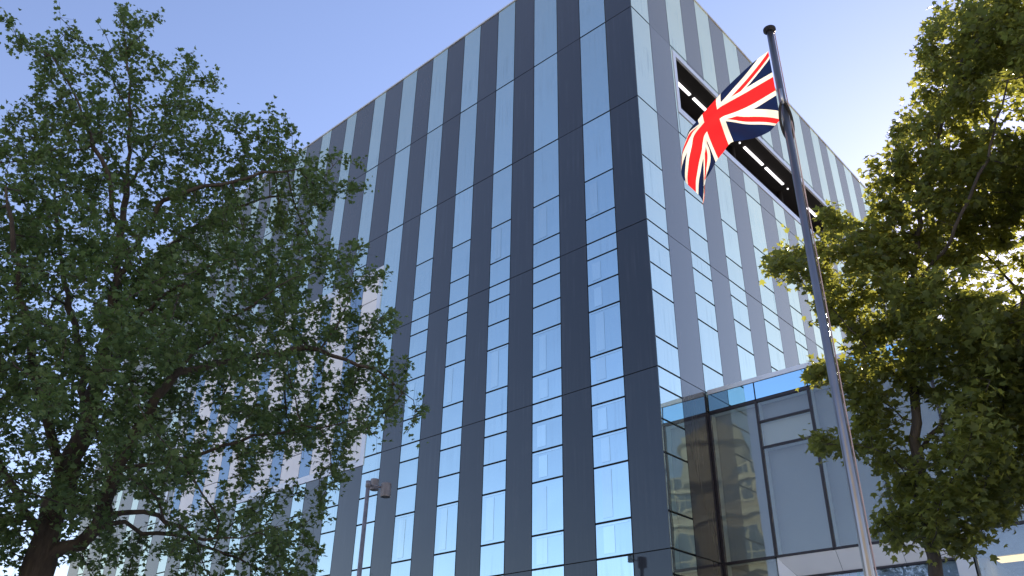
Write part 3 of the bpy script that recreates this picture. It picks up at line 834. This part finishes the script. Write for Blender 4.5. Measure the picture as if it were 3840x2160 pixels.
# left tree ---------------------------------------------------------
R0 = 11.0
TL = np.array([CAM[0] - .944 * R0, CAM[1] + .329 * R0])
def g(px, py, dr=0.):
    d = rays(np.array([px], float), np.array([py], float))[0]
    r = (TL[0] - CAM[0]) * d[0] + (TL[1] - CAM[1]) * d[1]
    return CAM + d * (r + dr)
polyL = [(-420, 900), (-330, 650), (-180, 520), (-60, 560), (0, 450), (30, 380), (110, 400), (140, 340), (150, 270), (60, 150), (20, 70), (75, 150), (175, 165), (250, 160), (290, 220), (335, 215), (300, 150), (215, 70), (245, 40),
         (300, 115), (360, 170), (430, 200), (450, 130), (440, 20), (485, 25), (520, 80), (585, 45), (520, 125), (550, 110), (575, 210), (630, 210), (640, 160), (655, 215), (700, 190), (775, 220), (740, 290), (775, 330), (800, 290),
         (840, 370), (865, 440), (905, 430), (930, 455), (880, 480), (870, 530), (900, 560), (960, 490), (955, 425), (1045, 410), (1060, 500), (1100, 480), (1165, 445), (1110, 520), (1100, 560), (1180, 560), (1262, 600),
         (1215, 640), (1240, 700), (1310, 670), (1390, 655), (1365, 715), (1290, 720), (1240, 800), (1170, 840), (1110, 860), (1180, 890), (1250, 930), (1300, 890), (1420, 900), (1380, 940), (1300, 990), (1370, 1020), (1440, 985), (1485, 1040),
         (1400, 1080), (1360, 1130), (1380, 1180), (1460, 1150), (1500, 1180), (1480, 1250), (1420, 1270), (1440, 1330), (1540, 1350), (1560, 1385), (1470, 1430), (1540, 1480), (1625, 1510), (1590, 1560), (1560, 1590), (1490, 1590), (1530, 1680),
         (1440, 1650), (1370, 1680), (1310, 1750), (1300, 1840), (1230, 1850), (1330, 1925), (1240, 1940), (1180, 2000), (1235, 2070), (1160, 2090), (1180, 2200), (900, 2330), (500, 2360), (200, 2250), (-50, 2350), (-400, 2300), (-520, 1500)]
def densL(x, y):
    d = np.ones_like(x)
    d = np.where((x > 1120), .60, d)
    d = np.where((y < 420), .40, d)
    d = np.where((x < 150) & (y < 500), .5, d)
    d = np.where((y > 1850) & (x > 300), .30, d)
    d = np.where((y > 1840) & (y < 2020) & (x > 400) & (x < 640), .06, d)
    d = np.where((y > 1900) & (x > 60) & (x < 300), .15, d)
    d = np.where((x > 760) & (x < 1250) & (y > 1600) & (y < 1900), .45, d)
    return d
pathsL = [
    (None, [(TL[0], TL[1], -.1), (TL[0], TL[1], 1.2), g(157, 2100), g(178, 1960), g(240, 1830), g(320, 1600), g(400, 1300), g(440, 1050), g(452, 900), g(480, 700), g(492, 450), g(478, 220), g(462, 60)]),
    (0, [g(175, 2070), g(300, 2040, -.2), g(355, 1970, -.3), g(400, 1880, -.4), g(445, 1760, -.5), g(520, 1600, -.7), g(660, 1400, -1.), g(880, 1180, -1.2), g(1100, 1040, -1.4), g(1300, 1000, -1.5)]),
    (1, [g(385, 1915, -.4), g(480, 1922, -.7), g(580, 1925, -.9), g(680, 1985, -1.1), g(770, 2030, -1.3), g(900, 2010, -1.4), g(1100, 1960, -1.5)]),
    (1, [g(400, 1930, -.4), g(470, 1960, -.2), g(530, 2000, 0), g(660, 2012, .2), g(800, 2060, .3)]),
    (1, [g(445, 1760, -.5), g(700, 1720, -.6), g(950, 1640, -.8), g(1200, 1600, -1.), g(1400, 1560, -1.1)]),
    (0, [g(157, 2020), g(80, 1900, .3), g(10, 1760, .5), g(-80, 1560, .8), g(-180, 1300, 1.)]),
    (0, [g(240, 1830), g(180, 1600, -.6), g(120, 1350, -1.), g(60, 1000, -1.4), g(20, 700, -1.6)]),
    (0, [g(400, 1300), g(520, 1043, .3), g(700, 872, .5), g(969, 740, .7), g(1180, 725, .8)]),
    (0, [g(440, 1050), g(610, 745, -.5), g(930, 663, -.8), g(1118, 634, -.9)]),
    (0, [g(320, 1600), g(300, 1300, .8), g(230, 1000, 1.2), g(200, 700, 1.4), g(170, 420, 1.5)]),
    (0, [g(400, 1300), g(560, 1150, -1.2), g(780, 1000, -1.8), g(1000, 930, -2.2), g(1240, 920, -2.3)]),
    (0, [g(452, 900), g(400, 650, -.5), g(300, 400, -.6), g(200, 220, -.5), g(90, 150, -.4)]),
    (0, [g(480, 700), g(600, 500, .4), g(680, 330, .5), g(720, 230, .5)]),
    (0, [g(490, 450), g(420, 290, .2), g(330, 170, .2), g(225, 65, .2)]),
    (0, [g(480, 700), g(380, 500, .8), g(340, 350, .9)]),
    (11, [g(95, 155, -.4), g(60, 130, -.4), g(35, 95, -.4), g(16, 70, -.4)]),
    (11, [g(200, 220, -.5), g(150, 175, -.3), g(70, 165, -.2)]),
    (0, [g(478, 220), g(530, 130, .1), g(580, 55, .1)]),
    (0, [g(478, 220), g(420, 190, -.2), g(395, 130, -.2)]),
    (1, [g(660, 1400, -1.), g(900, 1350, -.6), g(1150, 1300, -.4), g(1400, 1380, -.3), g(1550, 1500, -.2)]),
]
grow_tree('broadleaf_tree', 'big dark leafy tree filling the left side, thick trunk forking low down', TL, pathsL, polyL, 5200, 3.0, .17, .20, .9, 76000, .077, .21, .175,
          M_leafL, M_bark, 3, densL, 1.0, tip=.0042, expo=2.35)

# right-hand tree with the slim stem ------------------------------------
RA = 9.0
TA = at(3512, 2150, RA)[:2]
def ga(px, py, dr=0., T=TA):
    d = rays(np.array([px], float), np.array([py], float))[0]
    r = (T[0] - CAM[0]) * d[0] + (T[1] - CAM[1]) * d[1]
    return CAM + d * (r + dr)
polyA = [(3480, 330), (3420, 250), (3480, 100), (3600, 20), (3900, -100), (4050, 300), (4100, 900), (4050, 1500), (3980, 1850), (3830, 1900), (3760, 1990), (3620, 2080), (3560, 2030), (3500, 2060), (3430, 2060), (3370, 2070), (3340, 2010), (3280, 1975),
         (3290, 1900), (3350, 1870), (3300, 1810), (3270, 1760), (3240, 1740), (3230, 1700), (3120, 1690), (3040, 1670), (3060, 1650), (3150, 1650), (3210, 1620), (3200, 1560), (3170, 1510), (3130, 1440), (3100, 1450), (3020, 1430), (3010, 1400), (3090, 1350), (3200, 1330),
         (3180, 1260), (3080, 1220), (3060, 1140), (3060, 1080), (2990, 1010), (2950, 1045), (2880, 1025), (2875, 1010), (2920, 960), (2920, 900), (3000, 920), (3060, 930), (3110, 870), (3070, 790), (3090, 770), (3150, 830), (3240, 820), (3290, 800), (3300, 760), (3270, 700), (3200, 650), (3190, 640), (3290, 640), (3350, 620),
         (3340, 560), (3330, 480), (3400, 450), (3440, 470), (3450, 400), (3430, 330), (3420, 260), (3450, 250), (3520, 320)]
pathsA = [
    (None, [(TA[0], TA[1], -.1), (TA[0], TA[1], 1.), ga(3515, 2160), ga(3470, 1960), ga(3440, 1700), ga(3420, 1400), ga(3420, 1100), ga(3450, 800), ga(3520, 500), ga(3620, 200)]),
    (0, [ga(3440, 1700), ga(3600, 1500, .3), ga(3760, 1300, .5), ga(3900, 1000, .7)]),
    (0, [ga(3430, 1500), ga(3250, 1300, -.3), ga(3080, 1120, -.5), ga(2920, 1000, -.6)]),
    (0, [ga(3420, 1250), ga(3300, 1000, .4), ga(3200, 850, .6)]),
    (0, [ga(3450, 1850), ga(3340, 1700, -.3), ga(3200, 1660, -.4), ga(3070, 1665, -.5)]),
    (0, [ga(3460, 1900), ga(3600, 1850, .2), ga(3760, 1850, .3), ga(3880, 1800, .4)]),
    (0, [ga(3420, 1350), ga(3250, 1210, .3), ga(3090, 1170, .4)]),
    (0, [ga(3430, 1600), ga(3270, 1480, .2), ga(3100, 1415, .3)]),
    (0, [ga(3455, 1880), ga(3400, 1960, .1), ga(3375, 2040, .1)]),
    (0, [ga(3462, 1930), ga(3480, 2000, -.3), ga(3490, 2050, -.4)]),
    (0, [ga(3430, 700), ga(3340, 600, .1), ga(3260, 640, .2)]),
    (0, [ga(3420, 1100), ga(3560, 900, -.4), ga(3700, 600, -.6), ga(3780, 300, -.6)]),
]
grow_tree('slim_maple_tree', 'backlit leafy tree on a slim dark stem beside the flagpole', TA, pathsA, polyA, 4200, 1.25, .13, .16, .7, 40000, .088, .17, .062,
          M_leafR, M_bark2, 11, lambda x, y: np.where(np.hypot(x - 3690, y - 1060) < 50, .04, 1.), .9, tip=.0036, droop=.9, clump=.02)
# tree just outside the frame on the right
TB = at(4180, 2150, 9.6)[:2]
def gb(px, py, dr=0.): return ga(px, py, dr, TB)
polyB = [(3560, 330), (3500, 180), (3500, 90), (3490, 50), (3560, 20), (3640, 30), (3700, -30), (4000, -200), (4500, 0), (4800, 600), (4800, 1500), (4500, 2000), (4000, 1880), (3900, 1900), (3760, 1880), (3640, 1700), (3600, 1300), (3560, 900), (3600, 600)]
pathsB = [
    (None, [(TB[0], TB[1], -.1), (TB[0], TB[1], 1.5), gb(4140, 2000), gb(4080, 1700), gb(4040, 1400), gb(4020, 1000), gb(4040, 600), gb(4080, 200)]),
    (0, [gb(4080, 1700), gb(3960, 1540, -.2), gb(3830, 1450, -.3), gb(3740, 1390, -.4), gb(3650, 1200, -.5)]),
    (0, [gb(4040, 1400), gb(3880, 1150, .3), gb(3740, 1000, .4)]),
    (0, [gb(4020, 1000), gb(3860, 700, .2), gb(3680, 400, .3), gb(3580, 180, .3)]),
    (0, [gb(4040, 1400), gb(4250, 1000, .2), gb(4500, 800, .3)]),
]
def densB(x, y): return np.where(np.hypot(x - 3690, (y - 1060)) < 60, .05, np.where(y > 1750, .5, .8))
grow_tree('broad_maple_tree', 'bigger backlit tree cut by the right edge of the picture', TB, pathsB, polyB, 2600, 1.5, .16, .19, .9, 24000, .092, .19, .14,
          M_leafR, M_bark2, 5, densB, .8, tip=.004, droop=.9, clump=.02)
# low tree across the street on the left: only its mirror image shows in the lower panes
TC = np.array([-25.3, -10.8])
def disc(cx, cy, cz, r): return [(cx + r * math.cos(a), cy, cz + r * math.sin(a)) for a in (0, 1, 2, 3, 4, 5)]
def small_tree(name, label, T, h, cr, seed, nleaf, lsize):
    rng = np.random.default_rng(seed)
    q = rng.normal(0, 1, (1500, 3)); q /= np.linalg.norm(q, axis=1)[:, None]; q *= rng.uniform(.3, 1, 1500)[:, None] ** .5
    A = np.array([T[0], T[1], h - cr]) + q * np.array([cr, cr, cr]) * (1 + .25 * np.sin(q[:, :1] * 7 + q[:, 1:2] * 5))
    P, par = guides([(None, [(T[0], T[1], -.1), (T[0], T[1], h * .3), (T[0] + .1, T[1], h * .6)])], .25, rng)
    P, par = colonize(P, par, A, .25, .3, 1.6, 50, rng)
    V, F, rr, kids = branch_mesh(P, par, .006, 2.2, .14, rng)
    root = empty(name, (T[0], T[1], 0)); tag(root, label, 'tree'); O = np.array([T[0], T[1], 0])
    thin = np.array([i for i in range(len(P)) if rr[i] < .03 and par[i] >= 0])
    c = P[rng.choice(thin, nleaf)] + rng.normal(0, .18, (nleaf, 3))
    LVv, LFf, tone = leaves(c, lsize, rng, .5)
    numesh('trunk', V - O, F, M_bark, root, smooth=True); numesh('crown', LVv - O, LFf, M_leafL, root, attr=tone)
small_tree('round_tree', 'low round tree whose top is mirrored in the lowest panes of the left face', TC, 9.0, 3.0, 21, 9000, .12)
